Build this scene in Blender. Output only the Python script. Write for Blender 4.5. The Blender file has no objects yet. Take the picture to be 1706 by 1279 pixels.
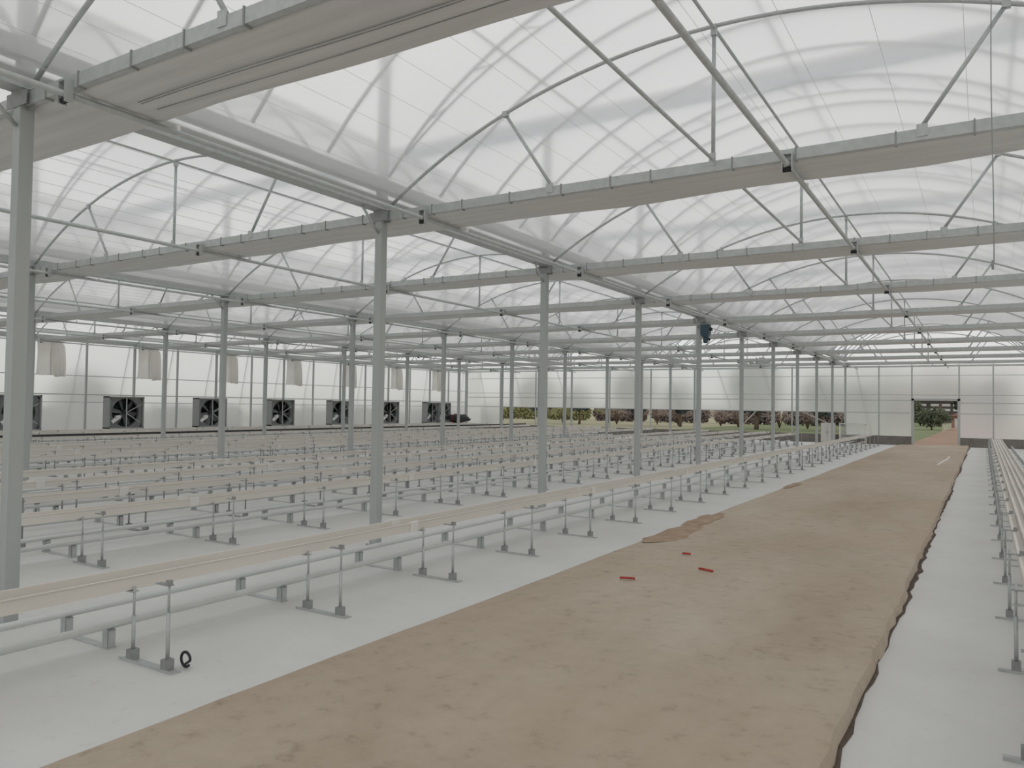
import bpy, math, random
from mathutils import Matrix, Vector
R = random.Random(7)
scene = bpy.context.scene
col = scene.collection

# ------------------------------------------------------------------ camera
cam_data = bpy.data.cameras.new('camera')
cam = bpy.data.objects.new('camera', cam_data); col.objects.link(cam)
rt = Vector((0.85159963, 0.52399026, 0.01456967)); up = Vector((0.00247353, -0.03181111, 0.99949084))
fw = Vector((-0.52418694, 0.85112999, 0.02838644))
m = Matrix((rt, up, -fw)).transposed().to_4x4()
m.translation = Vector((6.11587, 0.0, 1.67472))
cam.matrix_world = m
cam_data.sensor_fit = 'HORIZONTAL'; cam_data.sensor_width = 36.0
cam_data.lens = 1277.0 / 1706.0 * 36.0
cam_data.clip_start = 0.05; cam_data.clip_end = 2000
scene.camera = cam

# ------------------------------------------------------------------ overcast sky and exposure
world = bpy.data.worlds.new('overcast_sky'); scene.world = world; world.use_nodes = True
wn = world.node_tree; bg = wn.nodes['Background']
bg.inputs[0].default_value = (0.965, 0.965, 0.965, 1); bg.inputs[1].default_value = 1.0
vs = scene.view_settings
vs.view_transform = 'Standard'; vs.look = 'None'; vs.gamma = 1.0; vs.use_curve_mapping = False
vs.exposure = -0.22
scene.cycles.use_denoising = True

# ------------------------------------------------------------------ materials
def newmat(name):
    mt = bpy.data.materials.new(name); mt.use_nodes = True
    nt = mt.node_tree; nt.nodes.clear()
    out = nt.nodes.new('ShaderNodeOutputMaterial')
    return mt, nt, out
def ramp(nt, src, stops):
    r = nt.nodes.new('ShaderNodeValToRGB')
    els = r.color_ramp.elements
    while len(els) < len(stops): els.new(0.5)
    for e, (p, c) in zip(els, stops): e.position = p; e.color = (*c, 1)
    nt.links.new(src, r.inputs[0]); return r
def noise(nt, scale, detail=4, vec=None, rough=0.55, mapping=None):
    n = nt.nodes.new('ShaderNodeTexNoise'); n.inputs['Scale'].default_value = scale
    n.inputs['Detail'].default_value = detail; n.inputs['Roughness'].default_value = rough
    tc = nt.nodes.new('ShaderNodeTexCoord'); v = tc.outputs['Object']
    if mapping:
        mp = nt.nodes.new('ShaderNodeMapping'); mp.inputs['Scale'].default_value = mapping
        nt.links.new(v, mp.inputs[0]); v = mp.outputs[0]
    nt.links.new(v, n.inputs['Vector']); return n
def plain(name, c1, c2=None, scale=6, rough=0.6, metal=0.0, bump=0.0, mapping=None, detail=4):
    mt, nt, out = newmat(name)
    b = nt.nodes.new('ShaderNodeBsdfPrincipled'); nt.links.new(b.outputs[0], out.inputs[0])
    b.inputs['Roughness'].default_value = rough; b.inputs['Metallic'].default_value = metal
    c2 = c2 or tuple(min(1, x * 1.12) for x in c1)
    n = noise(nt, scale, detail, mapping=mapping)
    r = ramp(nt, n.outputs['Fac'], [(0.3, c1), (0.7, c2)])
    nt.links.new(r.outputs[0], b.inputs['Base Color'])
    if bump:
        bp = nt.nodes.new('ShaderNodeBump'); bp.inputs['Strength'].default_value = bump; bp.inputs['Distance'].default_value = 0.02
        nt.links.new(n.outputs['Fac'], bp.inputs['Height']); nt.links.new(bp.outputs[0], b.inputs['Normal'])
    return mt
def film(name, fac, ior, rough, tcol, rcol):
    mt, nt, out = newmat(name)
    t = nt.nodes.new('ShaderNodeBsdfTranslucent'); t.inputs[0].default_value = (*tcol, 1)
    if ior is None:
        g = nt.nodes.new('ShaderNodeBsdfTransparent')
    else:
        g = nt.nodes.new('ShaderNodeBsdfRefraction'); g.inputs['IOR'].default_value = ior; g.inputs['Roughness'].default_value = rough
    g.inputs[0].default_value = (*rcol, 1)
    n = noise(nt, 0.7, 3, mapping=(1, 0.35, 1))
    r = ramp(nt, n.outputs['Fac'], [(0.25, (fac - .05,) * 3), (0.75, (fac + .05,) * 3)])
    mx = nt.nodes.new('ShaderNodeMixShader')
    nt.links.new(r.outputs[0], mx.inputs[0]); nt.links.new(t.outputs[0], mx.inputs[1]); nt.links.new(g.outputs[0], mx.inputs[2])
    nt.links.new(mx.outputs[0], out.inputs[0]); return mt
M = {}
M['steel'] = plain('galvanised_steel', (.47, .49, .49), (.56, .58, .58), 14, .45, .35)
M['steel_dark'] = plain('weathered_steel', (.29, .30, .295), (.37, .38, .375), 20, .55, .25)
M['column'] = plain('galvanised_post', (.42, .44, .435), (.49, .51, .505), 3, .5, .25, mapping=(1, 1, .15))
M['fabric'] = plain('shade_fabric', (.62, .62, .605), (.70, .70, .685), 5, .85, 0, .25, mapping=(.15, 3, 1))
M['trough'] = plain('cream_plastic', (.69, .655, .60), (.75, .715, .66), 2.0, .42, 0, 0, mapping=(1, .2, 1))
M['sleeve'] = plain('pale_plastic', (.76, .745, .70), (.80, .785, .745), 6, .4)
M['pipe'] = plain('white_painted_pipe', (.66, .68, .67), (.73, .75, .74), 4, .4, .1)
M['film_roof'] = film('roof_film', .55, 1.02, .88, (.93, .93, .915), (.97, .97, .96))
M['film_outer'] = film('outer_film', .72, None, 0, (.93, .93, .93), (.97, .97, .97))
M['film_wall'] = film('wall_film', .35, 1.04, .85, (.98, .985, .99), (.98, .985, .99))
M['curb'] = plain('grey_curb', (.17, .155, .14), (.25, .23, .21), 3, .9, 0, .3)
M['fan_dark'] = plain('fan_shutter_dark', (.030, .033, .034), (.05, .054, .056), 8, .6)
M['fan_blade'] = plain('fan_blade_steel', (.12, .13, .13), (.18, .19, .19), 8, .45, .4)
M['fan_shroud'] = plain('fan_shroud_grey', (.17, .18, .18), (.22, .23, .23), 8, .5, .2)
M['white'] = plain('white_enamel', (.80, .80, .79), (.86, .86, .85), 6, .4)
M['teal'] = plain('teal_motor_paint', (.035, .075, .10), (.05, .10, .13), 10, .45)
M['black'] = plain('black_rubber', (.02, .02, .022), (.035, .035, .038), 10, .7)
M['red'] = plain('red_plastic', (.42, .03, .02), (.50, .05, .03), 20, .5)
M['tarp'] = plain('dark_tarpaulin', (.020, .028, .030), (.05, .045, .05), 4, .6, 0, .4)
M['bark'] = plain('bark', (.15, .10, .075), (.21, .15, .12), 9, .95, 0, .4)
M['leaf_dark'] = plain('dark_leaves', (.07, .085, .05), (.13, .15, .085), 2, .8)
M['leaf_blue'] = plain('grey_green_leaves', (.10, .125, .14), (.17, .20, .21), 1, .8)
M['leaf_yellow'] = plain('yellow_green_leaves', (.30, .30, .13), (.42, .41, .22), 1.5, .9)
M['twig'] = plain('reddish_twigs', (.34, .265, .235), (.45, .37, .335), 2, .9)
M['hedge_brown'] = plain('brown_hedge_twigs', (.20, .155, .14), (.28, .23, .21), 2, .9)
M['house_wall'] = plain('pale_wall', (.62, .60, .56), (.70, .68, .64), 1, .9)
M['brick'] = plain('red_brick_wall', (.30, .165, .13), (.37, .23, .185), 3, .9)
M['roof_dark'] = plain('dark_roof', (.10, .09, .085), (.15, .13, .12), 2, .9)
mt, nt, out = newmat('pale_blue_shade_net')
d_ = nt.nodes.new('ShaderNodeBsdfDiffuse'); t_ = nt.nodes.new('ShaderNodeBsdfTranslucent'); mx_ = nt.nodes.new('ShaderNodeMixShader'); mx_.inputs[0].default_value = .5
nn = noise(nt, 3, 3); rr_ = ramp(nt, nn.outputs['Fac'], [(.3, (.78, .82, .88)), (.7, (.86, .89, .94))])
nt.links.new(rr_.outputs[0], d_.inputs[0]); nt.links.new(rr_.outputs[0], t_.inputs[0]); nt.links.new(d_.outputs[0], mx_.inputs[1]); nt.links.new(t_.outputs[0], mx_.inputs[2]); nt.links.new(mx_.outputs[0], out.inputs[0])
M['roll'] = mt
M['drop'] = mt.copy(); M['drop'].name = 'white_curtain_cloth'; [n_ for n_ in M['drop'].node_tree.nodes if n_.bl_idname == 'ShaderNodeMixShader'][0].inputs[0].default_value = .68
for e_, c_ in zip([n_ for n_ in M['drop'].node_tree.nodes if n_.bl_idname == 'ShaderNodeValToRGB'][0].color_ramp.elements, ((.92, .91, .89, 1), (.97, .96, .94, 1))): e_.color = c_

def sheet_mat():
    mt, nt, out = newmat('white_ground_cover')
    b = nt.nodes.new('ShaderNodeBsdfPrincipled'); nt.links.new(b.outputs[0], out.inputs[0]); b.inputs['Roughness'].default_value = .6
    n = noise(nt, .8, 6, rough=.6); r = ramp(nt, n.outputs['Fac'], [(.25, (.655, .65, .635)), (.6, (.725, .725, .715)), (.85, (.76, .755, .745))])
    n2 = noise(nt, 9, 5, rough=.7); r2 = ramp(nt, n2.outputs['Fac'], [(.28, (.88, .865, .84)), (.42, (1, 1, 1))])
    mx = nt.nodes.new('ShaderNodeMix'); mx.data_type = 'RGBA'; mx.blend_type = 'MULTIPLY'; mx.inputs[0].default_value = .7
    nt.links.new(r.outputs[0], mx.inputs[6]); nt.links.new(r2.outputs[0], mx.inputs[7]); nt.links.new(mx.outputs[2], b.inputs['Base Color'])
    n3 = noise(nt, 2.2, 3, mapping=(.5, 1.6, 1)); bp = nt.nodes.new('ShaderNodeBump'); bp.inputs['Strength'].default_value = .25; bp.inputs['Distance'].default_value = .03
    nt.links.new(n3.outputs['Fac'], bp.inputs['Height']); nt.links.new(bp.outputs[0], b.inputs['Normal'])
    return mt
M['sheet'] = sheet_mat()
def path_mat():
    mt, nt, out = newmat('dusty_concrete_path')
    b = nt.nodes.new('ShaderNodeBsdfPrincipled'); nt.links.new(b.outputs[0], out.inputs[0]); b.inputs['Roughness'].default_value = .9
    n = noise(nt, .55, 8, rough=.62, mapping=(1, .45, 1))
    r = ramp(nt, n.outputs['Fac'], [(.28, (.41, .325, .24)), (.5, (.51, .43, .34)), (.72, (.58, .51, .425))])
    n2 = noise(nt, 7, 7, rough=.7); r2 = ramp(nt, n2.outputs['Fac'], [(.29, (.64, .60, .56)), (.43, (.94, .93, .92)), (.7, (1.05, 1.05, 1.05))])
    mx = nt.nodes.new('ShaderNodeMix'); mx.data_type = 'RGBA'; mx.blend_type = 'MULTIPLY'; mx.inputs[0].default_value = .8
    nt.links.new(r.outputs[0], mx.inputs[6]); nt.links.new(r2.outputs[0], mx.inputs[7])
    n4 = noise(nt, .22, 4); r4 = ramp(nt, n4.outputs['Fac'], [(.5, (0, 0, 0)), (.7, (.55, .55, .55))])
    mx2 = nt.nodes.new('ShaderNodeMix'); mx2.data_type = 'RGBA'; nt.links.new(r4.outputs[0], mx2.inputs[0])
    nt.links.new(mx.outputs[2], mx2.inputs[6]); mx2.inputs[7].default_value = (.46, .345, .25, 1)
    nt.links.new(mx2.outputs[2], b.inputs['Base Color'])
    bp = nt.nodes.new('ShaderNodeBump'); bp.inputs['Strength'].default_value = .5; bp.inputs['Distance'].default_value = .015
    nt.links.new(n2.outputs['Fac'], bp.inputs['Height']); nt.links.new(bp.outputs[0], b.inputs['Normal'])
    return mt
M['path'] = path_mat()
M['soil_shade'] = plain('dark_soil_painted_shade', (.07, .05, .04), (.14, .10, .08), 12, .95, 0, .6)  # earth tone kept dark to paint the shade at the slab edge
M['soil'] = plain('loose_soil', (.36, .25, .17), (.46, .345, .25), 6, .95, 0, .4)
M['grass'] = plain('field_grass', (.30, .29, .17), (.42, .39, .27), .25, .95, 0, .3, detail=8)
M['lawn'] = plain('green_lawn', (.15, .185, .075), (.22, .25, .12), .6, .95, 0, .3, detail=8)
M['dirt'] = plain('red_brown_dirt', (.30, .19, .125), (.38, .26, .185), .5, .95, 0, .3, detail=6)

# ------------------------------------------------------------------ mesh helpers
class MB:
    def __init__(self): self.v = []; self.f = []; self.smooth = []
    def _add(self, vs, fs, sm=False):
        b = len(self.v); self.v += [tuple(x) for x in vs]
        self.f += [tuple(i + b for i in q) for q in fs]; self.smooth += [sm] * len(fs); return self
    def box(self, x0, x1, y0, y1, z0, z1):
        vs = [(x, y, z) for z in (z0, z1) for y in (y0, y1) for x in (x0, x1)]
        return self._add(vs, [(0, 2, 3, 1), (4, 5, 7, 6), (0, 1, 5, 4), (2, 6, 7, 3), (0, 4, 6, 2), (1, 3, 7, 5)])
    def tube(self, pts, r, n=8, cap=True, r2=None):
        pts = [Vector(p) for p in pts]; L = len(pts); vs = []; prev = None
        for i, p in enumerate(pts):
            d = (pts[min(i + 1, L - 1)] - pts[max(i - 1, 0)]).normalized()
            if prev is None:
                a = Vector((0, 0, 1)) if abs(d.z) < .9 else Vector((1, 0, 0))
                u = d.cross(a).normalized()
            else:
                u = (prev - d * prev.dot(d)).normalized()
            prev = u; w = d.cross(u)
            rr = r if r2 is None else r + (r2 - r) * i / max(1, L - 1)
            vs += [p + u * (rr * math.cos(2 * math.pi * k / n)) + w * (rr * math.sin(2 * math.pi * k / n)) for k in range(n)]
        fs = [(i * n + k, i * n + (k + 1) % n, (i + 1) * n + (k + 1) % n, (i + 1) * n + k) for i in range(L - 1) for k in range(n)]
        self._add(vs, fs, True)
        if cap:
            b = len(self.v) - len(vs)
            self.f += [tuple(b + k for k in reversed(range(n))), tuple(b + (L - 1) * n + k for k in range(n))]; self.smooth += [False, False]
        return self
    def obox(self, p0, p1, w, h, upv=(0, 0, 1)):
        p0, p1 = Vector(p0), Vector(p1); d = (p1 - p0).normalized(); a = Vector(upv)
        s = d.cross(a).normalized() * w / 2; t = s.cross(d).normalized() * h / 2
        vs = [p + i * s + j * t for p in (p0, p1) for i in (-1, 1) for j in (-1, 1)]
        return self._add(vs, [(0, 1, 3, 2), (4, 6, 7, 5), (0, 4, 5, 1), (2, 3, 7, 6), (0, 2, 6, 4), (1, 5, 7, 3)])
    def prism_y(self, prof, y0, y1):      # closed polygon (x,z) swept along Y
        n = len(prof); vs = [(x, y, z) for y in (y0, y1) for x, z in prof]
        fs = [(i, (i + 1) % n, n + (i + 1) % n, n + i) for i in range(n)] + [tuple(reversed(range(n))), tuple(range(n, 2 * n))]
        return self._add(vs, fs)
    def quad(self, a, b, c, d): return self._add([a, b, c, d], [(0, 1, 2, 3)])
    def mesh(self, name):
        me = bpy.data.meshes.new(name); me.from_pydata(self.v, [], self.f)
        me.polygons.foreach_set('use_smooth', self.smooth); me.update(); return me
    def build(self, name, mat, parent=None, loc=(0, 0, 0)): return obj(name, self.mesh(name), mat, parent, loc)
def obj(name, me, mat, parent=None, loc=(0, 0, 0)):
    if mat and not me.materials: me.materials.append(M[mat] if isinstance(mat, str) else mat)
    o = bpy.data.objects.new(name, me); col.objects.link(o); o.parent = parent; o.location = loc; return o
def tag(o, label=None, cat=None, group=None, kind=None):
    if label: o['label'] = label
    if cat: o['category'] = cat
    if group: o['group'] = group
    if kind: o['kind'] = kind
    return o
def thing(name, label, cat, loc=(0, 0, 0), group=None, kind=None):
    o = bpy.data.objects.new(name, None); o.empty_display_size = .1; col.objects.link(o); o.location = loc
    return tag(o, label, cat, group, kind)
ORD = ['nearest', 'second', 'third', 'fourth', 'fifth', 'sixth', 'seventh', 'eighth', 'ninth', 'tenth', 'eleventh', 'twelfth', 'thirteenth']

Y0 = 2.907; BAY = 4.0; YK = [Y0 + BAY * k for k in range(11)]; YEND = YK[10]
SPANS = (-24, -16, -8, 0)
SPAN_NAME = {0: 'over the brown path', -8: 'in the first span left of the path', -16: 'in the second span left of the path', -24: 'in the span along the fan wall'}
ROW_NAME = {0: 'in the column row beside the path', -8: 'in the second column row from the path', -16: 'in the third column row from the path'}

# ------------------------------------------------------------------ floor, path, outdoors
b = MB(); b.box(-24.3, 16, -6, YEND + .1, -.06, 0)
tag(b.build('floor', 'sheet'), 'white woven ground cover sheet over the greenhouse floor', 'floor', kind='structure')
NY = 220; edge = []; b = MB(); vs = []; fs = []          # path slab with slightly ragged edges
for i in range(NY + 1):
    y = -5 + (YEND + 5) * i / NY
    l = 2.48 + .008 * math.sin(y * 1.3) + .004 * R.uniform(-1, 1); r_ = 5.50 + .008 * math.sin(y * 1.1) + .012 * R.uniform(-1, 1)
    vs += [(l, y, .002), (l + .02, y, .022), (l + .5, y, .04 + R.uniform(-.002, .002)), (4, y, .05 + R.uniform(-.002, .002)), (r_ - .04, y, .088), (r_ - .012, y, .076 + R.uniform(-.008, .008)), (r_ + .012 + R.uniform(-.008, .008), y, .001)]; edge.append((r_ + .012, y))
for i in range(NY):
    for j in range(6): fs.append((i * 7 + j, i * 7 + j + 1, i * 7 + 8 + j, i * 7 + 7 + j))
fs.append(tuple(range(6, -1, -1))); fs.append(tuple(NY * 7 + j for j in range(7)))
b._add(vs, fs)
tag(b.build('floor_path', 'path'), 'dusty tan concrete path running to the far doorway', 'path', kind='structure')
g = MB(); gv = []                            # dark earth in the gap beside the slab, coloured to deepen its contact shadow
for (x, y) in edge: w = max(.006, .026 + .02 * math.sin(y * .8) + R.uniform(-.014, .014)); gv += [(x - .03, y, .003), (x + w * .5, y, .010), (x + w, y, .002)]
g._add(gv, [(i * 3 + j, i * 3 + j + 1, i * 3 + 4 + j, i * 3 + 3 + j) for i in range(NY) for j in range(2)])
tag(g.build('edge_soil_shade', 'soil_shade'), 'dark earth with painted contact shade along the right edge of the path', 'soil', kind='stuff')
b = MB()                                     # loose soil spilled along the path edge
for (sx, sy, a, c) in ((2.66, 9.7, .24, .9), (2.60, 11.2, .18, .9), (2.56, 17.5, .1, .8)):
    n = 18; ring = [(sx + a * math.cos(t) * R.uniform(.7, 1.15), sy + c * math.sin(t) * R.uniform(.7, 1.15), .036) for t in [2 * math.pi * i / n for i in range(n)]]
    mid = [(sx + (x - sx) * .5, sy + (y - sy) * .5, .054 + R.uniform(-.003, .003)) for x, y, z in ring]
    b._add(ring + mid + [(sx, sy, .057)], [(i, (i + 1) % n, n + (i + 1) % n, n + i) for i in range(n)] + [(n + i, n + (i + 1) % n, 2 * n) for i in range(n)], True)
tag(b.build('loose_soil', 'soil'), 'loose brown soil spilled along the left edge of the path', 'soil', kind='stuff')

b = MB(); b.quad((-500, -60, -.12), (500, -60, -.12), (500, 700, -.12), (-500, 700, -.12))
tag(b.build('ground', 'grass'), 'dry yellow green field outside the greenhouse', 'ground', kind='structure')
b = MB(); b._add([(-9, 43.6, -.1), (3.0, 43.6, -.1), (3.4, 60, -.1), (2.2, 100, -.1), (-2, 150, -.1), (-18, 150, -.1), (-16, 60, -.1)], [tuple(range(7))])
tag(b.build('ground_lawn', 'lawn'), 'green lawn outside beyond the doorway', 'lawn', kind='structure')
b = MB(); b._add([(2.6, 43.0, -.07), (7, 43.0, -.07), (7, 60, -.07), (5.6, 150, -.07), (3.6, 150, -.07), (2.9, 80, -.07), (2.8, 60, -.07)], [tuple(range(7))])
tag(b.build('ground_track', 'dirt'), 'red brown dirt track leading away outside the doorway', 'track', kind='structure')

# ------------------------------------------------------------------ columns and long beams
def column_meshes():
    post = MB(); post.box(-.05, .05, -.05, .05, 0, 4.213)
    base = MB(); base.box(-.085, .085, -.085, .085, 0, .012)
    for sx in (-1, 1):
        for sy in (-1, 1): base.tube([(sx * .068, sy * .068, .01), (sx * .068, sy * .068, .035)], .009, 6)
    cap = MB(); cap.box(-.075, .075, -.058, .058, 3.925, 3.97); cap.box(.05, .14, -.006, .006, 3.82, 3.97); cap.box(-.14, -.05, -.006, .006, 3.82, 3.97); cap.box(-.14, .14, -.058, -.05, 3.84, 3.95)
    kb = MB(); kb.tube([(0, -.055, 3.70), (0, -.34, 3.965)], .016, 6)
    return [('post', post.mesh('post'), 'column'), ('base_plate', base.mesh('base_plate'), 'steel_dark'), ('cap_bracket', cap.mesh('cap_bracket'), 'steel_dark'), ('knee_brace', kb.mesh('knee_brace'), 'steel')]
CM = column_meshes()
for X in (0, -8, -16):
    for k in range(11):
        if X == -8 and k == 0 or X == -16 and k < 2: continue
        if k == 10: continue
        kk = k - (1 if X == -8 else 2 if X == -16 else 0)
        t = thing('support_column', '%s grey steel column from the camera %s' % (ORD[kk].capitalize(), ROW_NAME[X]), 'column', (X, YK[k], 0), 'steel columns of the greenhouse')
        for n, me, mt in CM: obj(n, me, mt, t)
for X in (-24, -16, -8, 0, 8):
    where = {-24: 'along the fan wall', -16: 'on the third column row from the path', -8: 'on the second column row from the path', 0: 'on the column row beside the path', 8: 'at the right edge over the right bench'}[X]
    t = thing('eave_beam', 'long galvanised beam ' + where, 'beam', (X, 0, 0), 'long beams over the column rows')
    b = MB(); b.prism_y([(-.085, 3.97), (.085, 3.97), (.085, 4.055), (.115, 4.085), (.115, 4.092), (.078, 4.062), (-.078, 4.062), (-.115, 4.092), (-.115, 4.085), (-.085, 4.055)], -5.5, YEND + .05)
    b.build('channel', 'steel', t)
    t = thing('rain_gutter', 'rain gutter blurred behind the roof film ' + where, 'gutter', (X, 0, 0), 'rain gutters above the film')
    b = MB(); b.prism_y([(-.07, 4.215), (.07, 4.215), (.115, 4.33), (.108, 4.335), (.064, 4.224), (-.064, 4.224), (-.108, 4.335), (-.115, 4.33)], -5.5, YEND + .05); b.build('gutter_channel', 'steel', t)

# ------------------------------------------------------------------ trusses
R_IN = (3.9 ** 2 + 1.22 ** 2) / (2 * 1.22); ZC_IN = 5.21 - R_IN
def zin(x): return ZC_IN + math.sqrt(R_IN ** 2 - (x - 4) ** 2)
R_OUT = (3.95 ** 2 + 1.88 ** 2) / (2 * 1.88); ZC_OUT = 6.2 - R_OUT
def zout(x): return ZC_OUT + math.sqrt(R_OUT ** 2 - (x - 4) ** 2)
def truss_meshes():
    ch = MB(); ch.box(.05, 7.95, -.025, .025, 3.85, 3.945)
    ar = MB(); ar.tube([(.12 + 7.76 * i / 28, 0, zin(.12 + 7.76 * i / 28)) for i in range(29)], .019, 8)
    cp = MB(); cp.tube([(4, 0, 3.94), (4, 0, 5.17)], .019, 8); cp.box(3.97, 4.03, -.03, -.018, 3.90, 4.02); cp.box(3.975, 4.025, -.024, .024, 5.12, 5.22)
    out = [('bottom_chord', ch.mesh('bottom_chord'), 'steel'), ('arch_tube', ar.mesh('arch_tube'), 'steel'), ('center_post', cp.mesh('center_post'), 'steel')]
    for s in (-1, 1):
        st = MB(); p0 = (4 + s * 2.27, 0, zin(4 + s * 2.27) - .01); p1 = (4 + s * 1.70, 0, 3.97)
        st.tube([p0, p1], .018, 8); st.box(p1[0] - .04, p1[0] + .04, -.032, -.024, 3.88, 3.98); st.box(p0[0] - .03, p0[0] + .03, -.024, .024, p0[2] - .03, p0[2] + .03)
        out.append(('strut', st.mesh('strut'), 'steel'))
    return out
TM = truss_meshes()
clip = MB(); clip.box(-.006, .006, -.031, .031, 3.838, 3.955); clip.box(-.010, .010, -.034, -.026, 3.83, 3.845); CLIP = clip.mesh('clip')
for s in SPANS:
    for k in range(10):
        t = thing('roof_truss', '%s arched steel truss from the camera %s' % (ORD[k].capitalize(), SPAN_NAME[s]), 'truss', (s, YK[k], 0), 'arched roof trusses')
        for n, me, mt in TM: obj(n, me, mt, t)
        if (s == 0 and k < 4) or (s == -8 and k < 3):
            x = .35
            while x < 7.8:
                obj('clip', CLIP, 'black' if False else 'steel_dark', t, (x, 0, 0)); x += R.choice((.42, .55, .62, .78))
for s in SPANS:
    b = MB(); b.tube([(4, 1 if s == 0 else -3, 3.963), (4, YEND, 3.963)], .0155, 8)
    tag(b.build('tie_tube', 'steel', None, (s, 0, 0)), 'thin straight tube tying the truss chords ' + SPAN_NAME[s], 'tube', 'tie tubes')
    b = MB(); b.tube([(4, -3, 5.19), (4, YEND, 5.19)], .016, 8)
    tag(b.build('ridge_tube', 'steel', None, (s, 0, 0)), 'thin ridge tube along the arch tops ' + SPAN_NAME[s], 'tube', 'ridge tubes')
    b = MB(); x = .5
    while x < 7.7:
        if abs(x - 4) > .2: b.tube([(x, -2, 3.99), (x, YEND, 3.99)], .0019 if s < 0 else .0013, 4, False)
        x += .46
    tag(b.build('support_wire', 'pipe', None, (s, 0, 0)), 'hair thin support wires stretched lengthwise ' + SPAN_NAME[s], 'wire', kind='stuff')

# drive racks with roller clamps
cl = MB(); cl.box(-.045, -.037, -.03, .03, 3.735, 3.90); cl.box(.037, .045, -.03, .03, 3.735, 3.90); cl.box(-.045, .045, -.03, .03, 3.885, 3.90); CLAMP = cl.mesh('clamp')
ro = MB(); ro.tube([(-.036, 0, 3.757), (.036, 0, 3.757)], .022, 10); ROLL = ro.mesh('roller')
for n in range(-6, 2):
    X = .67 + 4 * n
    s = 8 * math.floor(X / 8); pos = 'beside the columns' if (X - s) < 2 else 'at mid span'
    t = thing('drive_rack', 'long curtain drive tube %s %s' % (pos, SPAN_NAME[s]), 'tube', (X, 0, 0), 'curtain drive tubes')
    b = MB(); b.tube([(0, -3, 3.80), (0, YEND - .6, 3.80)], .0225, 10); b.build('tube', 'steel', t)
    for k in range(10):
        c = obj('clamp', CLAMP, 'steel', t, (0, YK[k] - .055, 0)); obj('roller', ROLL, 'black', c)
        if k < 3:
            e = MB(); e.box(-.012, .012, -.015, .015, 3.78, 3.86); e.build('stop_clip', 'sleeve', t, (0, YK[k] + .82, 0))

# ------------------------------------------------------------------ gathered shade curtains
def curtain_mesh(seed):
    rr = random.Random(seed); prof = [(.03, 3.858), (.09, 3.838), (.16, 3.832), (.20, 3.842), (.24, 3.830), (.33, 3.829), (.38, 3.838), (.43, 3.829), (.52, 3.830), (.56, 3.838), (.61, 3.829), (.69, 3.836), (.735, 3.862), (.72, 3.885), (.62, 3.905), (.48, 3.918), (.34, 3.922), (.2, 3.918), (.1, 3.91), (.04, 3.89)]
    n = len(prof); NX = 150; x0, x1 = -23.9, 8.3; vs = []
    ph = [rr.uniform(0, 6.28) for _ in range(8)]
    for i in range(NX + 1):
        x = x0 + (x1 - x0) * i / NX; sag = .010 * math.sin(x * 1.57 + ph[0]) + .008 * math.sin(x * .71 + ph[1]); wd = 1 + .05 * math.sin(x * .9 + ph[2]) + .03 * math.sin(x * 2.3 + ph[3])
        for j, (y, z) in enumerate(prof):
            f = min(1, y / .25); lift = .008 * math.sin(x * 1.1 + j * 1.7 + ph[4]) * (1 if j < 13 else .5)
            vs.append((x, .03 + (y - .03) * wd, z + (lift + sag * .5) * f if j >= 13 else max(3.826, z + abs(lift + sag) * f)))
    b = MB(); b._add(vs, [(i * n + j, i * n + (j + 1) % n, (i + 1) * n + (j + 1) % n, (i + 1) * n + j) for i in range(NX) for j in range(n)], True)
    b._add(vs[:n], [tuple(range(n))]); b._add(vs[-n:], [tuple(reversed(range(n)))])
    return b
def drop_mesh(seed):
    rr = random.Random(seed); b = MB(); NP = 44; NZ = 10; ph = rr.uniform(0, 6)
    grid = []
    for zi in range(NZ + 1):
        f = zi / NZ; z = 3.86 - 1.28 * f; row = []
        for i in range(NP + 1):
            u = i / NP; spread = 1.0 if f > .12 else .86 + .14 * f / .12
            pleat = .012 * math.sin(u * 9 + ph) if u < .5 else .055 * math.sin((u - .5) * 62 + ph + .5 * math.sin(f * 3))
            y = .06 + spread * (u * 1.02 + .02 * math.sin(f * 4 + u * 5)); zz = z + (-.05 * (u > .62) * f) + .015 * math.sin(u * 14 + ph) * f
            row.append((.10 + pleat * min(1, .35 + f), y, zz))
        grid.append(row)
    for side in (0, 1):
        base = len(b.v); vs = [(x - .022 * side, y, z) for row in grid for x, y, z in row]; w = NP + 1
        fs = [(zi * w + i, zi * w + i + 1, (zi + 1) * w + i + 1, (zi + 1) * w + i) for zi in range(NZ) for i in range(NP)]
        b._add(vs, fs if side == 0 else [q[::-1] for q in fs], True)
    return b
for k in range(10):
    t = thing('shade_curtain', '%s gathered white shade curtain from the camera, stretched across all spans' % ORD[k].capitalize(), 'curtain', (0, YK[k], 0), 'gathered shade curtains')
    curtain_mesh(k).build('folded_fabric', 'fabric', t)
    if k == 0:
        for yy in (.335, .365, .50):
            q = MB(); q.tube([(.9 + .25 * i, yy + .012 * math.sin(i * .5 + yy * 9), 3.8305) for i in range(29)], .0032, 5); q.build('cord', 'steel_dark', t)
    if k >= 2: drop_mesh(k).build('hanging_end', 'drop', t, (-23.95, 0, 0))

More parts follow.
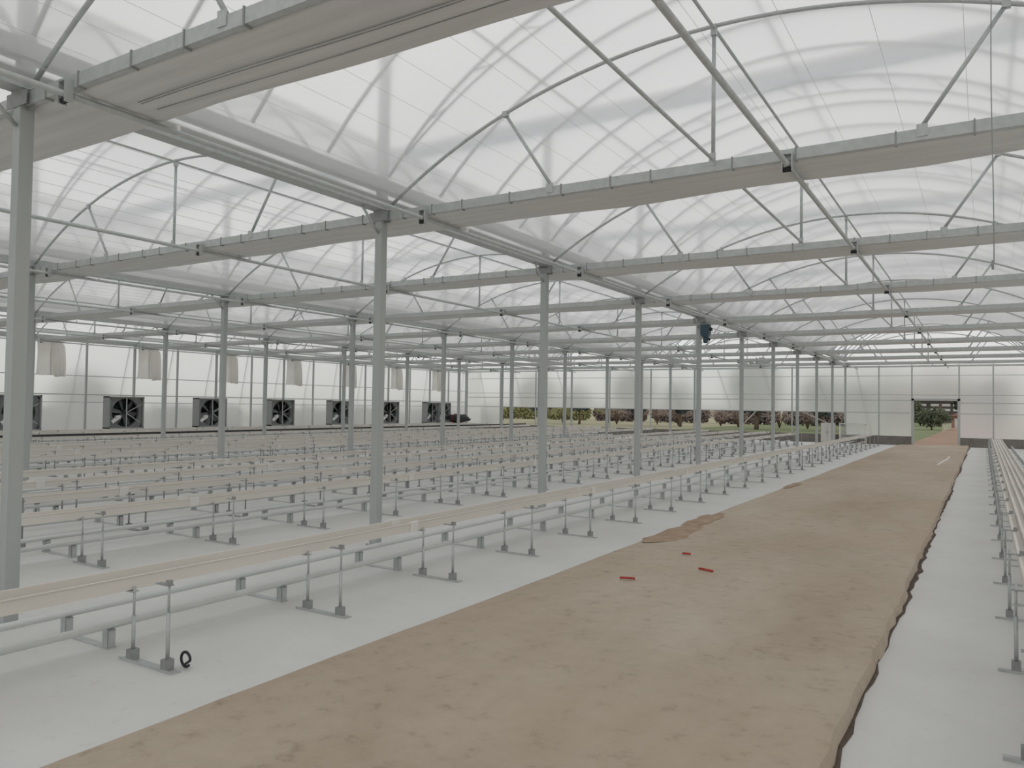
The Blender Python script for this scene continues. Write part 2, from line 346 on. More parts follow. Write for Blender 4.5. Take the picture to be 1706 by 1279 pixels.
# ------------------------------------------------------------------ films and outer roof
def arch_sheet(zf, x0, x1, y0, y1, dz, n=28):
    xs = [x0 + (x1 - x0) * i / n for i in range(n + 1)]; vs = [(x, y, zf(x) + dz) for y in (y0, y1) for x in xs]
    b = MB(); b._add(vs, [(i, n + 1 + i, n + 2 + i, i + 1) for i in range(n)], True); return b
oa = MB(); oa.tube([(.1 + 7.8 * i / 26, 0, zout(.1 + 7.8 * i / 26)) for i in range(27)], .021, 6); OARCH = oa.mesh('arch')
lat = MB(); lx = [.35 + 7.3 * i / 24 for i in range(25)]
lat.tube([(x, 0, zout(x) - .05 - .16 * math.sin(math.pi * (x - .35) / 7.3) ** .5) for x in lx], .014, 6)
for i in range(1, 24, 2): lat.tube([(lx[i], 0, zout(lx[i])), (lx[i + 1] if i < 23 else lx[i], 0, zout(lx[i + 1] if i < 23 else lx[i]) - .05 - .16 * math.sin(math.pi * (lx[min(i + 1, 24)] - .35) / 7.3) ** .5)], .009, 5)
LAT = lat.mesh('lattice')
for s in SPANS + (8,):
    c = arch_sheet(zin, .10, 7.90, -6, YK[8], .03).build('ceiling', 'film_roof', None, (s, 0, 0))
    tag(c, 'inner translucent plastic film ceiling ' + SPAN_NAME.get(s, 'in the span right of the path'), 'film', kind='structure')
    c = arch_sheet(zout, .06, 7.94, -6, YEND + .08, .035).build('roof', 'film_outer', None, (s, 0, 0))
    tag(c, 'outer plastic film roof with blurred arches ' + SPAN_NAME.get(s, 'in the span right of the path'), 'roof', kind='structure')
    if s == 8: continue
    y = Y0 - 2; i = 0
    while y < YEND + .1:
        a = obj('arch', OARCH, 'steel', c, (0, y, 0))
        if (i - 2) % 4 == 0: obj('lattice', LAT, 'steel', a)
        y += 1.0; i += 1
    for px in (1.6, 4, 6.4):
        b = MB(); b.tube([(px, -5, zout(px) - .01), (px, YEND, zout(px) - .01)], .015, 6); b.build('purlin', 'steel', c)
for k in range(0, 11):
    t = thing('outer_shade', '%s bluish shade roll from the camera, blurred above the roof film' % ORD[k].capitalize(), 'shade roll', (0, YK[k], 0), 'shade rolls above the roof')
    b = MB(); b.box(-24.2, 8.2, -.03, .03, 6.42, 6.50); b.build('beam', 'steel', t)
    for X in (-24, -16, -8, 0, 8):
        b = MB(); b.box(X - .05, X + .05, -.05, .05, 4.336, 6.42); b.build('upper_post', 'column', t)
    b = MB(); vs = []; n = 10
    for i in range(33):
        x = -24 + i; rr = 1 + .12 * math.sin(i * 1.9 + k)
        vs += [(x, .24 + .22 * rr * math.cos(2 * math.pi * j / n), 6.44 + .10 * rr * math.sin(2 * math.pi * j / n)) for j in range(n)]
    b._add(vs, [(i * n + j, i * n + (j + 1) % n, (i + 1) * n + (j + 1) % n, (i + 1) * n + j) for i in range(32) for j in range(n)], True); b.build('roll', 'roll', t)

# ------------------------------------------------------------------ back wall
wb = MB(); wb.box(-24.1, 3.05, YEND - .06, YEND + .12, 0, .44); wb.box(5.12, 16, YEND - .06, YEND + .12, 0, .44)
wall_back = tag(wb.build('wall_back', 'curb'), 'end wall of pale plastic film on thin posts above a dark curb', 'wall', kind='structure')
posts = [-23.9, -21.2, -18.5, -15.9, -13.3, -10.65, -8, -5.35, -2.65, 0, 1.58, 3.07, 5.10, 6.5, 8, 10.7, 13.4, 15.9]
for X in posts:
    b = MB(); w = .05 if X in (-8, 0, 8, -15.9, -23.9) else .03; b.box(X - w, X + w, YEND - .04, YEND + .04, 0, 4.0); b.build('post', 'column', wall_back)
def rail(x0, x1, z, h): b = MB(); b.box(x0, x1, YEND - .05, YEND - .01, z - h, z + h); b.build('rail', 'steel', wall_back)
rail(-24, 16, 3.93, .04); rail(-24, 16, 3.46, .012); rail(-24, 16, 2.50, .012); rail(-24, 3.07, 2.22, .02); rail(5.1, 16, 2.12, .022); rail(-24, 3.0, 1.60, .022); rail(5.15, 16, 1.60, .02)
for i in range(len(posts) - 1):
    a, c = posts[i], posts[i + 1]; y = YEND + .05
    zlo = 1.62 if -21.3 < a < -.1 else .44
    if abs(a - 3.07) < .01: zlo = 2.3
    b = MB(); b.quad((a, y, zlo), (c, y, zlo), (c, y, 3.99), (a, y, 3.99)); b.build('film_panel', 'film_wall', wall_back)
for s in SPANS + (8,):
    xs = [.06 + 7.88 * i / 24 for i in range(25)]; y = YEND + .06
    b = MB(); vs = [(s + x, y, 3.99) for x in xs] + [(s + x, y, zout(x) + .03) for x in xs]
    b._add(vs, [(i, i + 1, 26 + i, 25 + i) for i in range(24)]); b.build('gable_panel', 'film_outer', wall_back)
for X in (-22.9, -20.2, -17.0, -12.0, -9.6, -6.7, -4.2, -1.5, .5):
    b = MB(); b.tube([(X, YEND + .09, 3.9), (X + .75, YEND + .14, .5 if X < -21.9 or X > 0 else 1.75)], .017, 6); b.build('outer_brace', 'steel', wall_back)
b = MB(); b.tube([(-6.2, YEND + 1.0, .1), (-4.6, YEND + .3, 1.6)], .03, 6); b.build('prop', 'house_wall', wall_back)
b = MB(); b.tube([(-.6, YEND + 1.0, .8), (-2.2, YEND + .3, 1.6)], .03, 6); b.build('prop', 'house_wall', wall_back)
# doorway frame
d = MB(); d.box(3.05, 3.16, YEND - .07, YEND + .07, 0, 2.32); d.box(5.03, 5.14, YEND - .07, YEND + .07, 0, 2.32); d.box(3.05, 5.14, YEND - .07, YEND + .07, 2.22, 2.32)
tag(d.build('door_1', 'steel'), 'open doorway with grey steel frame at the end of the path', 'doorway', kind='structure')

# ------------------------------------------------------------------ left wall
wl = MB(); wl.box(-24.15, -23.95, -6, YEND, 0, .34)
wall_left = tag(wl.build('wall_left', 'curb'), 'left side wall of milky plastic film with exhaust fans', 'wall', kind='structure')
for i in range(-4, 21):
    y = Y0 + 2 * i; w = .04 if i % 2 == 0 else .028
    b = MB(); b.box(-24.04, -23.96, y - w, y + w, 0, 4.0); b.build('post', 'column', wall_left)
    b = MB(); b.quad((-24.06, y, .34), (-24.06, y + 2, .34), (-24.06, y + 2, 4.06), (-24.06, y, 4.06)); b.build('film_panel', 'film_wall', wall_left)
    b = MB(); b.tube([(-24.10, y + 1.85, 3.95), (-24.16, y + 1.25, .4)], .017, 6); b.build('outer_brace', 'steel', wall_left)
for z, h in ((3.93, .03), (2.60, .014), (1.87, .02), (1.57, .012), (.45, .02)):
    b = MB(); b.box(-23.97, -23.93, -6, YEND, z - h, z + h); b.build('rail', 'steel', wall_left)
for nm, mb, lb in (('wall_right', MB().quad((16, YEND, 0), (16, -6, 0), (16, -6, 4.3), (16, YEND, 4.3)), 'right side wall of milky plastic film'),
                   ('wall_front', MB().quad((16, -6, 0), (-24, -6, 0), (-24, -6, 4.3), (16, -6, 4.3)), 'plastic film wall behind the camera')):
    tag(mb.build(nm, 'film_wall'), lb, 'wall', kind='structure')

# exhaust fans
def ring_plate(x, hw, hh, r, n=32):                 # square plate with a round hole, at x, in y,z
    b = MB(); out = []; inn = []
    for i in range(n):
        a = 2 * math.pi * i / n; c, s_ = math.cos(a), math.sin(a); q = 1 / max(abs(c) / hw, abs(s_) / hh)
        out.append((x, c * q, s_ * q)); inn.append((x, c * r, s_ * r))
    b._add(out + inn, [(i, (i + 1) % n, n + (i + 1) % n, n + i) for i in range(n)])
    back = [(x - .14, y * 1.0, z) for _, y, z in inn]
    b._add(inn + back, [(i, (i + 1) % n, n + (i + 1) % n, n + i) for i in range(n)], True); return b
def fan(yc, sy, rot, label):
    t = thing('exhaust_fan', label, 'fan', (-23.92, yc, 1.17), 'exhaust fans on the left wall'); t.scale = (1, sy, 1)
    b = MB(); hw, hh = .75, .65
    for (y0, y1, z0, z1) in ((-hw, -hw + .05, -hh, hh), (hw - .05, hw, -hh, hh), (-hw, hw, hh - .05, hh), (-hw, hw, -hh, -hh + .05)): b.box(0, .42, y0, y1, z0, z1)
    b.build('housing', 'steel_dark', t)
    ring_plate(.34, hw - .05, hh - .05, .575).build('shroud', 'fan_shroud', t)
    sh = MB(); sh.box(.0, .02, -hw + .05, hw - .05, -hh + .05, hh - .05)
    for i in range(9): z = -.54 + i * .125; sh.obox((.05, -hw + .06, z), (.05, hw - .06, z), .11, .008, (.6, 0, .8))
    sh.build('shutter', 'fan_dark', t)
    for i in range(6):
        a = rot + i * math.pi / 3; c, s_ = math.cos(a), math.sin(a); bl = MB(); w0, w1 = .05, .10
        pts = []
        for rr, w in ((.09, w0), (.3, .085), (.545, w1)):
            for q in (-1, 1): pts.append((.20 + q * w * .55, c * rr - s_ * w * q, s_ * rr + c * w * q))
        pts += [(x - .006, y, z) for x, y, z in pts]
        bl._add(pts, [(0, 1, 3, 2), (2, 3, 5, 4), (7, 6, 8, 9), (9, 8, 10, 11), (0, 2, 8, 6), (2, 4, 10, 8), (1, 7, 9, 3), (3, 9, 11, 5), (4, 5, 11, 10), (0, 6, 7, 1)]); bl.build('blade', 'fan_blade', t)
    h = MB(); h.tube([(.12, 0, 0), (.30, 0, 0)], .085, 14); h.build('hub', 'fan_dark', t)
    g = MB(); g.obox((.33, .04, -hh + .05), (.33, .04, hh - .05), .035, .03, (1, 0, 0)); g.obox((.33, .04, 0), (.33, hw - .06, .34), .025, .025, (1, 0, 0)); g.obox((.33, .04, -.02), (.33, hw - .1, -.42), .025, .025, (1, 0, 0)); g.build('support_bar', 'steel', t)
    mo = MB(); p0 = Vector((.30, -.58, -.40)); p1 = Vector((.30, -.24, -.17)); dd = (p1 - p0).normalized()
    mo.tube([p0, p0 + dd * .05, p0 + dd * .06, p1], .085, 12); mo.tube([p1, p1 + dd * .05], .05, 10)
    motor = mo.build('motor', 'white', t)
    jb = MB(); jb.box(.30, .40, -.44, -.34, -.22, -.12); jb.build('junction_box', 'sleeve', motor)
    bk = MB(); bk.box(.22, .33, hw - .32, hw - .08, -hh + .05, -hh + .16); bk.build('belt_guard', 'black', t)
fl = ['Exhaust fan half hidden by the two columns at the left edge', 'Second exhaust fan from the left edge', 'Third exhaust fan from the left edge', 'Fourth exhaust fan from the left edge', 'Fifth exhaust fan from the left edge', 'Sixth exhaust fan from the left, behind the second nearest column', 'Left fan of the close pair at the far end of the fan wall', 'Right fan of the close pair at the far end of the fan wall']
for i, (yc, sy) in enumerate([(14.27, 1), (18.32, 1), (22.40, 1), (26.46, 1), (30.55, 1), (34.6, 1), (38.65, .82), (39.92, .82)]):
    fan(yc, sy, .35 + i * .5, fl[i])

# ------------------------------------------------------------------ grow troughs on stands
def plate_mesh():
    b = MB(); b.box(-.08, .47, -.035, .035, 0, .007); b.box(-.08, .47, -.035, -.029, .007, .018); return b.mesh('stand')
PLATE = plate_mesh()
sk = MB(); sk.box(-.026, .026, -.03, .03, .007, .075); SOCK = sk.mesh('socket')
ra = MB(); ra.tube([(0, 0, .07), (0, 0, .29)], .0125, 8); ra.tube([(0, 0, .29), (0, 0, .475)], .008, 8); ROD_A = ra.mesh('rod')
rb = MB(); rb.tube([(0, 0, .07), (0, 0, .36)], .0125, 8); rb.tube([(0, 0, .36), (0, 0, .565)], .008, 8); ROD_B = rb.mesh('rod')
hk = MB(); hk.box(-.11, .02, -.02, .02, .526, .533); hk.box(-.018, .018, -.014, .014, .533, .56); HOOK = hk.mesh('hook')
cr = MB(); cr.box(-.24, .03, -.025, .025, .438, .445); cr.box(-.25, -.246, -.025, .025, .438, .49); CRADLE = cr.mesh('cradle')
far = MB(); far.box(-.08, .47, -.035, .035, 0, .012)
for x in (.02, .38): far.box(x - .026, x + .026, -.03, .03, .012, .075)
far.tube([(.02, 0, .07), (.02, 0, .475)], .011, 5); far.tube([(.38, 0, .07), (.38, 0, .565)], .011, 5); far.box(.27, .40, -.02, .02, .526, .536); far.box(-.24, .03, -.025, .025, .438, .445)
FAR = far.mesh('stand')
TW = .23
def trough_mesh(y0, y1):
    p = [(-TW, .450), (0, .450), (0, .525), (.012, .533), (.012, .538), (-.008, .538), (-.008, .459), (-TW + .008, .459), (-TW + .008, .538), (-TW - .012, .538), (-TW - .012, .533), (-TW, .525)]
    b = MB(); n = len(p); vs = []; N = 24
    for i in range(N + 1):
        y = y0 + (y1 - y0) * i / N; dz = .004 * math.sin(y * .9)
        vs += [(x, y, z + (dz if z > .5 else 0)) for x, z in p]
    b._add(vs, [(i * n + j, i * n + (j + 1) % n, (i + 1) * n + (j + 1) % n, (i + 1) * n + j) for i in range(N) for j in range(n)])
    b._add(vs[:n], [tuple(reversed(range(n)))]); b._add(vs[-n:], [tuple(range(n))]); return b
jo = MB(); jo.prism_y([(-TW - .006, .445), (.006, .445), (.016, .543), (.002, .546), (-.010, .546), (-.012, .462), (-TW + .012, .462), (-TW + .010, .546), (-TW - .016, .546)], -.06, .06); JOINT = jo.mesh('joint_sleeve')
sb = MB(); sb.box(-.30, .30, -.03, .03, 0, .008); SBASE = sb.mesh('support')
sf = MB()
sf.box(-.03, .03, -.028, -.022, .008, .130); sf.box(-.03, -.025, -.028, .028, .008, .130); sf.box(.025, .03, -.028, .028, .008, .125); sf.box(-.03, .03, -.028, .028, .118, .126)
SFOOT = sf.mesh('bracket')
sall = MB(); sall.v = list(sb.v); sall.f = list(sb.f); sall.smooth = list(sb.smooth); [sall._add([(x + q, y, z) for x, y, z in sf.v], sf.f) for q in (-.26, .26)]; SALL = sall.mesh('support')
ROWS = [1.42] + [b0 + dx for b0 in (0, -8, -16) for dx in (-1.78, -3.38, -4.98, -6.58)]
def row_label(i): return 'beside the brown path' if i == 0 else '%s row left of the path' % ORD[i] if i else ''
for i, X in enumerate(ROWS):
    ys = -3.0 if i == 0 else 0.0; ye = 41.6 - (0 if i == 0 else R.choice((0, .6, 1.2, 2.0)))
    t = thing('trough_bench', ('Long cream trough on thin rod stands, right ' if i == 0 else 'Long cream trough on thin rod stands, ') + row_label(i), 'trough', (X, 0, 0), 'cream trough rows')
    trough_mesh(ys, ye).build('trough', 'trough', t)
    y = 1.9 + R.uniform(-.3, .3) if i else 1.85
    while y < ye:
        obj('joint_sleeve', JOINT, 'sleeve', t, (0, y, 0)); y += 4.0
    j = -4
    while True:
        y = 2.98 + 1.5 * j; j += 1
        if y < ys + .1: continue
        if y > ye: break
        dy = R.uniform(-.05, .05) if i else 0
        if i < 2 and y < 22:
            s_ = obj('stand', PLATE, 'steel', t, (0, y + dy, 0))
            for x in (.02, .38): obj('socket', SOCK, 'steel_dark', s_, (x, 0, 0))
            obj('rod', ROD_A, 'steel', s_, (.02, 0, 0)); obj('rod', ROD_B, 'steel', s_, (.38, 0, 0)); obj('hook', HOOK, 'steel_dark', s_, (.38, 0, 0)); obj('cradle', CRADLE, 'steel', s_)
        else: obj('stand', FAR, 'steel_dark', t, (0, y + dy, 0))
    # pipe rail pair beside this trough
    t = thing('pipe_rail', 'Pair of white heating pipe rails close to the floor, %s' % (row_label(i) if i else 'nearest the brown path'), 'pipe rail', (X - .61, 0, 0), 'pipe rails between the troughs')
    for x in (-.26, .26):
        b = MB(); b.tube([(x, ys, .151), (x, ye + .3, .151)], .0255, 10); b.build('pipe', 'pipe', t)
    j = -4
    while True:
        y = 3.04 + 1.5 * j; j += 1
        if y < ys: continue
        if y > ye: break
        if i < 2 and y < 22:
            s_ = obj('support', SBASE, 'steel', t, (0, y, 0)); [obj('bracket', SFOOT, 'steel', s_, (q, 0, 0)) for q in (-.26, .26)]
        else: obj('support', SALL, 'steel', t, (0, y, 0))
# right-hand bench: wide ribbed tray
t = thing('trough_bench', 'Wide ribbed cream tray on rod stands at the right edge beyond the path', 'trough', (6.36, 0, 0))
b = MB(); b.box(0, .42, -3, 41.8, .44, .452); b.box(-.01, .012, -3, 41.8, .44, .52); b.box(.408, .43, -3, 41.8, .44, .52); b.build('tray', 'trough', t)
for x in (.085, .165, .245, .325):
    b = MB(); b.prism_y([(x - .022, .452), (x + .022, .452), (x + .014, .505), (x - .014, .505)], -3, 41.8); b.build('rib', 'trough', t)
j = -2
while 2.98 + 1.5 * j < 41.5:
    y = 2.98 + 1.5 * j; j += 1
    s_ = obj('stand', PLATE, 'steel', t, (-.09, y, 0))
    for x in (.02, .38): obj('socket', SOCK, 'steel_dark', s_, (x, 0, 0))
    q = MB(); q.tube([(0, 0, .07), (0, 0, .432)], .011, 8)
    obj('rod', ROD_B, 'steel', s_, (.02, 0, 0)); q.build('rod', 'steel', s_, (.38, 0, 0)); obj('hook', HOOK, 'steel_dark', s_, (.105, 0, 0))
    q = MB(); q.box(.0, .5, -.02, .02, .432, .44); q.build('cradle', 'steel', s_)
t = thing('pipe_rail', 'Pair of pipe rails at the right edge behind the ribbed tray', 'pipe rail', (7.45, 0, 0))
for x in (-.26, .26):
    b = MB(); b.tube([(x, -3, .151), (x, 41.8, .151)], .0255, 10); b.build('pipe', 'pipe', t)
for j in range(-3, 26): obj('support', SALL, 'steel', t, (0, 3.04 + 1.5 * j, 0))

# ------------------------------------------------------------------ smaller things
# dark tube added on a far trough to draw a dark line
b = MB(); b.tube([(-17.79 + .01 * math.sin(y * .7), y, .583) for y in [i * .9 for i in range(46)]], .034, 8)
tag(b.build('dark_line_tube', 'black'), 'added dark tube drawing a dark line along a trough in front of the fan wall', 'hose')
# drive motor on the fifth column
t = thing('drive_motor', 'dark teal gear motor bolted to the fifth column beside the path', 'motor', (.17, YK[4] - .02, 3.32))
b = MB(); b.box(-.11, .11, -.09, .09, .24, .46); b._add([(-.11, -.09, .24), (.11, -.09, .24), (.11, .09, .24), (-.11, .09, .24), (-.06, -.06, .14), (.07, -.06, .14), (.07, .06, .14), (-.06, .06, .14)], [(0, 1, 5, 4), (1, 2, 6, 5), (2, 3, 7, 6), (3, 0, 4, 7), (4, 5, 6, 7)]); b.build('gearbox', 'teal', t)
b = MB(); b.tube([(.0, 0, .02), (.0, 0, .15)], .062, 14); b.tube([(.0, 0, 0), (.0, 0, .02)], .045, 12); b.build('motor_can', 'teal', t)
b = MB(); b.box(.10, .16, -.05, .05, .30, .38); b.build('terminal_box', 'black', t)
b = MB(); b.tube([(.04, 0, .09), (.11, 0, .09)], .03, 8); b.build('cable_gland', 'black', t)
b = MB(); b.box(-.115, .10, -.045, .045, .46, .50); b.tube([(0, 0, .49), (0, 0, .56)], .02, 8); b.build('bracket', 'steel_dark', t)
# hanging string
b = MB(); b.tube([(6.16 + .006 * math.sin(z * 3), 5.0, z) for z in [2.5 + .15 * i for i in range(16)]], .0028, 5); b.tube([(6.16, 5, 2.47), (6.16, 5, 2.52)], .007, 6)
tag(b.build('hanging_string', 'steel_dark'), 'thin grey string hanging down from the roof at the right edge', 'string')
# offcuts and pipe on the path
for (x, y, a, l, lb) in ((3.24, 6.8, .3, .07, 'small red plastic offcut on the path, nearest the camera'), (3.30, 8.32, .0, .045, 'smallest red plastic offcut on the path, farthest from the camera'), (3.74, 7.61, -.35, .085, 'longest red plastic offcut on the path, rightmost of three')):
    b = MB(); c, s_ = math.cos(a), math.sin(a); b.tube([(-l * c, -l * s_, .012), (-l * .3 * c, -l * .3 * s_, .0135), (l * .4 * c, l * .4 * s_ + .004, .013), (l * c, l * s_ + .008, .011)], .011, 7)
    tag(b.build('plastic_offcut', 'red', None, (x, y, .05)), lb, 'offcut', 'red offcuts on the path')
b = MB(); b.tube([(4.92, 26.3, .075), (4.95, 27.6, .075), (5.02, 29.2, .075), (5.07, 30.6, .075), (5.05, 31.8, .075)], .028, 10)
tag(b.build('loose_pipe', 'sleeve'), 'bent cream pipe lying on the far end of the path', 'pipe')
# ring clamp at the foot of the first stand
b = MB(); ring = [(.045 * math.cos(2 * math.pi * i / 16), 0, .047 + .045 * math.sin(2 * math.pi * i / 16)) for i in range(15)]; b.tube(ring, .009, 6); b.tube([ring[0], (.045, -.05, .03)], .008, 6)
tag(b.build('hose_clamp', 'black', None, (1.855, 3.07, .012)), 'small black ring clamp leaning at the foot of the nearest stand', 'clamp')
# dark tarpaulin bundle
t = MB(); n = 22; mR = 14; vs = []
for i in range(mR + 1):
    f = i / mR; rad = .30 * math.sin(math.pi * min(.98, max(.06, f))) ** .6 * (1.1 - .35 * f)
    for j in range(n):
        a = 2 * math.pi * j / n; rr = rad * (1 + .18 * math.sin(3 * a + i) + R.uniform(-.10, .10))
        vs.append((-.95 + 1.8 * f, rr * math.cos(a) * 1.1, max(0, .27 + rr * math.sin(a) + .05 * math.sin(i * 1.3))))
t._add(vs, [(i * n + j, i * n + (j + 1) % n, (i + 1) * n + (j + 1) % n, (i + 1) * n + j) for i in range(mR) for j in range(n)], True)
t._add(vs[:n], [tuple(reversed(range(n)))]); t._add(vs[-n:], [tuple(range(n))])
bd = thing('tarpaulin_bundle', 'dark crumpled tarpaulin bundle in the far left corner', 'bundle', (-22.35, 39.9, .545)); t.build('bundle', 'tarp', bd)
b = MB(); b.tube([(-.35 + .0 * a, .34 * math.cos(a), .27 + .30 * math.sin(a)) for a in [2 * math.pi * i / 14 for i in range(15)]], .014, 6); b.build('tie_rope', 'red', bd)
# pale cabinet and low frame at the end wall
t = thing('storage_cabinet', 'pale metal cabinet standing against the end wall left of the doorway', 'cabinet', (-.76, YEND - .45, 0))
b = MB(); b.box(-.32, .32, -.22, .22, .05, 1.02); b.build('body', 'house_wall', t)
for x in (-.31, .01):
    q = MB(); q.box(x, x + .30, -.236, -.22, .09, .98); dd = q.build('door', 'house_wall', t); q = MB(); q.box(x + (.25 if x < 0 else .03), x + (.27 if x < 0 else .05), -.255, -.236, .5, .62); q.build('handle', 'steel_dark', dd)
for x in (-.28, .28):
    for y in (-.18, .18): q = MB(); q.box(x - .02, x + .02, y - .02, y + .02, 0, .05); q.build('foot', 'steel_dark', t)
t = thing('side_table', 'low white pipe table with a clear panel beside the cabinet', 'table', (.42, YEND - .45, 0))
for x in (-.6, .6):
    for y in (-.15, .15): q = MB(); q.tube([(x, y, 0), (x, y, 1.0)], .028, 8); q.build('leg', 'sleeve', t)
q = MB(); q.box(-.64, .64, -.19, .19, .99, 1.03); q.build('top_board', 'house_wall', t)
q = MB(); q.tube([(-.6, -.15, .3), (.6, -.15, .3)], .02, 8); q.build('crossbar', 'sleeve', t)
q = MB(); q.quad((-.58, -.1, .32), (.58, -.1, .32), (.58, -.1, .98), (-.58, -.1, .98)); q.build('clear_panel', 'film_outer', t)

# ------------------------------------------------------------------ plants, trees and buildings outside
def crown(b, cx, cy, cz, rx, ry, rz, n, sz, rr):
    for _ in range(n):
        while True:
            p = Vector((rr.uniform(-1, 1), rr.uniform(-1, 1), rr.uniform(-1, 1)))
            if .25 < p.length < 1: break
        c = Vector((cx + p.x * rx, cy + p.y * ry, cz + p.z * rz)); u = Vector((rr.uniform(-1, 1), rr.uniform(-1, 1), rr.uniform(-1, 1))).normalized(); w = u.orthogonal().normalized(); s_ = sz * rr.uniform(.6, 1.3)
        b.quad(c - u * s_ - w * s_ * .6, c + u * s_ - w * s_ * .6, c + u * s_ + w * s_ * .6, c - u * s_ + w * s_ * .6)
def tree(name, label, x, y, h, rx, mat, seed, trunk_h=None, n=700, sz=.22, group='trees outside'):
    rr = random.Random(seed); t = thing(name, label, 'tree' if 'tree' in name else 'shrub', (x, y, -.12), group); th = trunk_h or h * .35
    b = MB(); b.tube([(0, 0, 0), (.06, 0, th * .5), (-.05, .03, th), (.05, 0, th + (h - th) * .5)], h * .03 + .03, 8, True, h * .012 + .012)
    for i in range(4): a = i * 1.7 + rr.uniform(0, 1); b.tube([(0, 0, th * .85), (rx * .5 * math.cos(a), rx * .5 * math.sin(a), th + (h - th) * .45)], h * .014 + .01, 6, True, .012)
    b.build('trunk', 'bark', t)
    b = MB(); cz = (h + th) / 2
    crown(b, 0, 0, cz, rx, rx, (h - th) / 2 + .1, int(n * .5), sz, rr)
    for i in range(5): a = i * 1.256; crown(b, rx * .5 * math.cos(a), rx * .5 * math.sin(a), cz + rr.uniform(-.2, .2) * h * .3, rx * .6, rx * .6, (h - th) * .3, int(n * .1), sz, rr)
    tag(b.build('crown', mat, t), kind='stuff'); return t
TR = [(-33.5, 70, 4.9, 1.9, 'tall grey green tree blurred through the far left film panels'), (-29.4, 71, 3.9, 1.4, 'smaller tree blurred through the film behind the third column row'), (-22.7, 70, 5.4, 2.0, 'round tree blurred through the end wall film left of centre'), (-19.0, 72, 4.3, 1.3, 'slim tree blurred through the end wall film near the fourth column beside the path'),
      (-11.0, 69, 6.3, 2.3, 'tallest tree, dark blur through the film behind the motor'), (-5.7, 70, 4.6, 1.7, 'broad low tree blurred through the film near the sixth column'), (-3.2, 73, 4.2, 1.5, 'pale tree blurred through the film left of the doorway'), (6.9, 66, 4.3, 1.1, 'tree blurred through the film right of the doorway')]
for i, (x, y, h, rx, lb) in enumerate(TR): tree('distant_tree', lb, x, y, h, rx, 'leaf_blue', 100 + i, trunk_h=1.4, n=900, sz=.26)
tree('distant_tree', 'round tree blurred through the fan wall film between the two nearest fans', -46, 28.6, 3.4, 1.7, 'leaf_blue', 150, 1.0, 900, .28)
tree('garden_tree', 'dark bushy tree with forked trunk seen through the doorway', 1.7, 86, 2.2, 1.7, 'leaf_dark', 200, .35, 900, .12)
tree('garden_tree', 'dark tree at the right side of the doorway view', 4.6, 112, 5.4, 2.0, 'leaf_dark', 201, 1.6, 1000, .25)
tree('garden_tree', 'low green tree at the left side of the doorway view', -2.4, 108, 3.4, 2.2, 'leaf_dark', 202, .5, 1000, .22)
for i, x in enumerate((-12, -7.5, -3.5, .5, 3.6, 8.5)):
    tree('garden_tree', '%s tree from the left in the dark tree line far behind the doorway' % ORD[i].replace('nearest', 'first'), x, 134 + (i % 3) * 4, 6.8 + (i % 2), 1.9, 'leaf_dark', 210 + i, 3.6, 1100, .35)
t = thing('farm_shed', 'long dark shed with two rows of white windows far behind the doorway', 'shed', (-3, 150, -.12))
b = MB(); b.box(-14, 14, -2, 2, 0, 4.2); b.build('wall', 'roof_dark', t)
b = MB(); b._add([(-14.4, -2.6, 4.2), (14.4, -2.6, 4.2), (14.4, 2.6, 4.2), (-14.4, 2.6, 4.2), (-14.4, 0, 5.4), (14.4, 0, 5.4)], [(0, 1, 5, 4), (2, 3, 4, 5), (0, 4, 3), (1, 2, 5), (0, 3, 2, 1)]); b.build('roof', 'roof_dark', t)
for i in range(16):
    for z in (2.15, 2.95):
        q = MB(); w = .62 if i % 4 else .38; q.box(-12.8 + i * 1.65 - w, -12.8 + i * 1.65 + w, -2.06, -1.98, z - .2, z + .2); q.build('window', 'white', t)
t = thing('brick_hut', 'small red brick hut beside the dirt track in the doorway view', 'hut', (4.2, 101, -.12))
b = MB(); b.box(-1.2, 1.2, -1, 1, 0, 1.35); b.build('wall', 'brick', t)
b = MB(); b._add([(-1.5, -1.3, 1.35), (1.5, -1.3, 1.35), (1.5, 1.3, 1.35), (-1.5, 1.3, 1.35), (0, -1.3, 2.0), (0, 1.3, 2.0)], [(0, 1, 4), (2, 3, 5), (0, 4, 5, 3), (1, 2, 5, 4), (0, 3, 2, 1)]); b.build('roof', 'brick', t)
q = MB(); q.box(-.9, -.3, -1.05, -.98, 0, 1.1); q.build('door', 'house_wall', t)
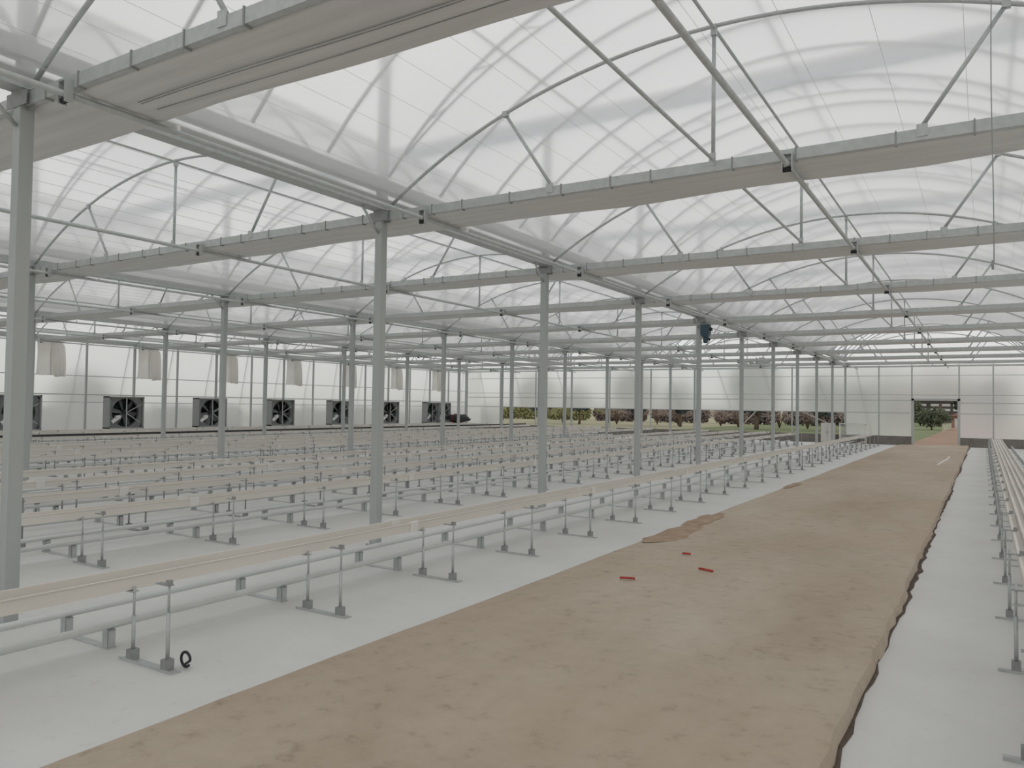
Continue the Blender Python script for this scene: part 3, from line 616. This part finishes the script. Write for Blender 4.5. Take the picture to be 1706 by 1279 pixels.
# bare reddish shrubs and yellow hedge along the field edge
def shrub(x, y, h, seed, lb, mat):
    rr = random.Random(seed); t = thing('bare_shrub', lb, 'shrub', (x, y, -.12), 'bare shrubs beyond the open strip')
    b = MB()
    for i in range(14):
        a = rr.uniform(0, 6.28); q = rr.uniform(.3, 1) * h * .5
        b.tube([(0, 0, 0), (q * .3 * math.cos(a), q * .3 * math.sin(a), h * .35), (q * math.cos(a), q * math.sin(a), h * rr.uniform(.75, 1))], .05, 5, True, .012)
    b.build('branches', 'bark', t)
    b = MB(); crown(b, 0, 0, h * .70, h * .80, h * .6, h * .36, 420, .06, rr); tag(b.build('twigs', mat, t), kind='stuff')
xs = [(-52, 76), (-47, 78), (-42.5, 75), (-38, 79), (-34, 76), (-30.2, 80), (-27, 75), (-24, 79), (-20.6, 76), (-17.4, 80), (-14.2, 75), (-11, 78), (-8, 76), (-4.6, 79)]
for i, (x, y) in enumerate(xs): shrub(x, y, 1.75 + .5 * R.random(), 300 + i, '%s shrub from the left beyond the open strip of the end wall' % (ORD + ['fourteenth'])[i].replace('nearest', 'first'), 'leaf_yellow' if i < 6 else 'twig')
for i in range(8):
    x = -66 + i * 8; t = thing('field_hedge', '%s stretch from the left of the hedge along the far field edge' % ORD[i].replace('nearest', 'first'), 'hedge', (x, 92, -.12), 'hedge along the field edge')
    b = MB(); rr = random.Random(400 + i)
    for q in range(5): crown(b, -2.7 + q * 1.35, 0, 1.1, 1.15, .8, 1.15, 480, .15, rr)
    tag(b.build('foliage', 'leaf_yellow' if i < 4 else 'hedge_brown', t), kind='stuff')

for i in range(7):
    y = 12 + i * 6.8; t = thing('side_hedge', '%s dark hedge stretch from the left, blurred low behind the fan wall film' % ORD[i].replace('nearest', 'first').capitalize(), 'hedge', (-29.5, y, -.12), 'hedge behind the fan wall')
    b = MB(); rr = random.Random(500 + i)
    for q in range(5): crown(b, 0, -2.1 + q * 1.05, .8, .8, 1.0, .85, 150, .17, rr)
    tag(b.build('foliage', 'leaf_blue', t), kind='stuff')
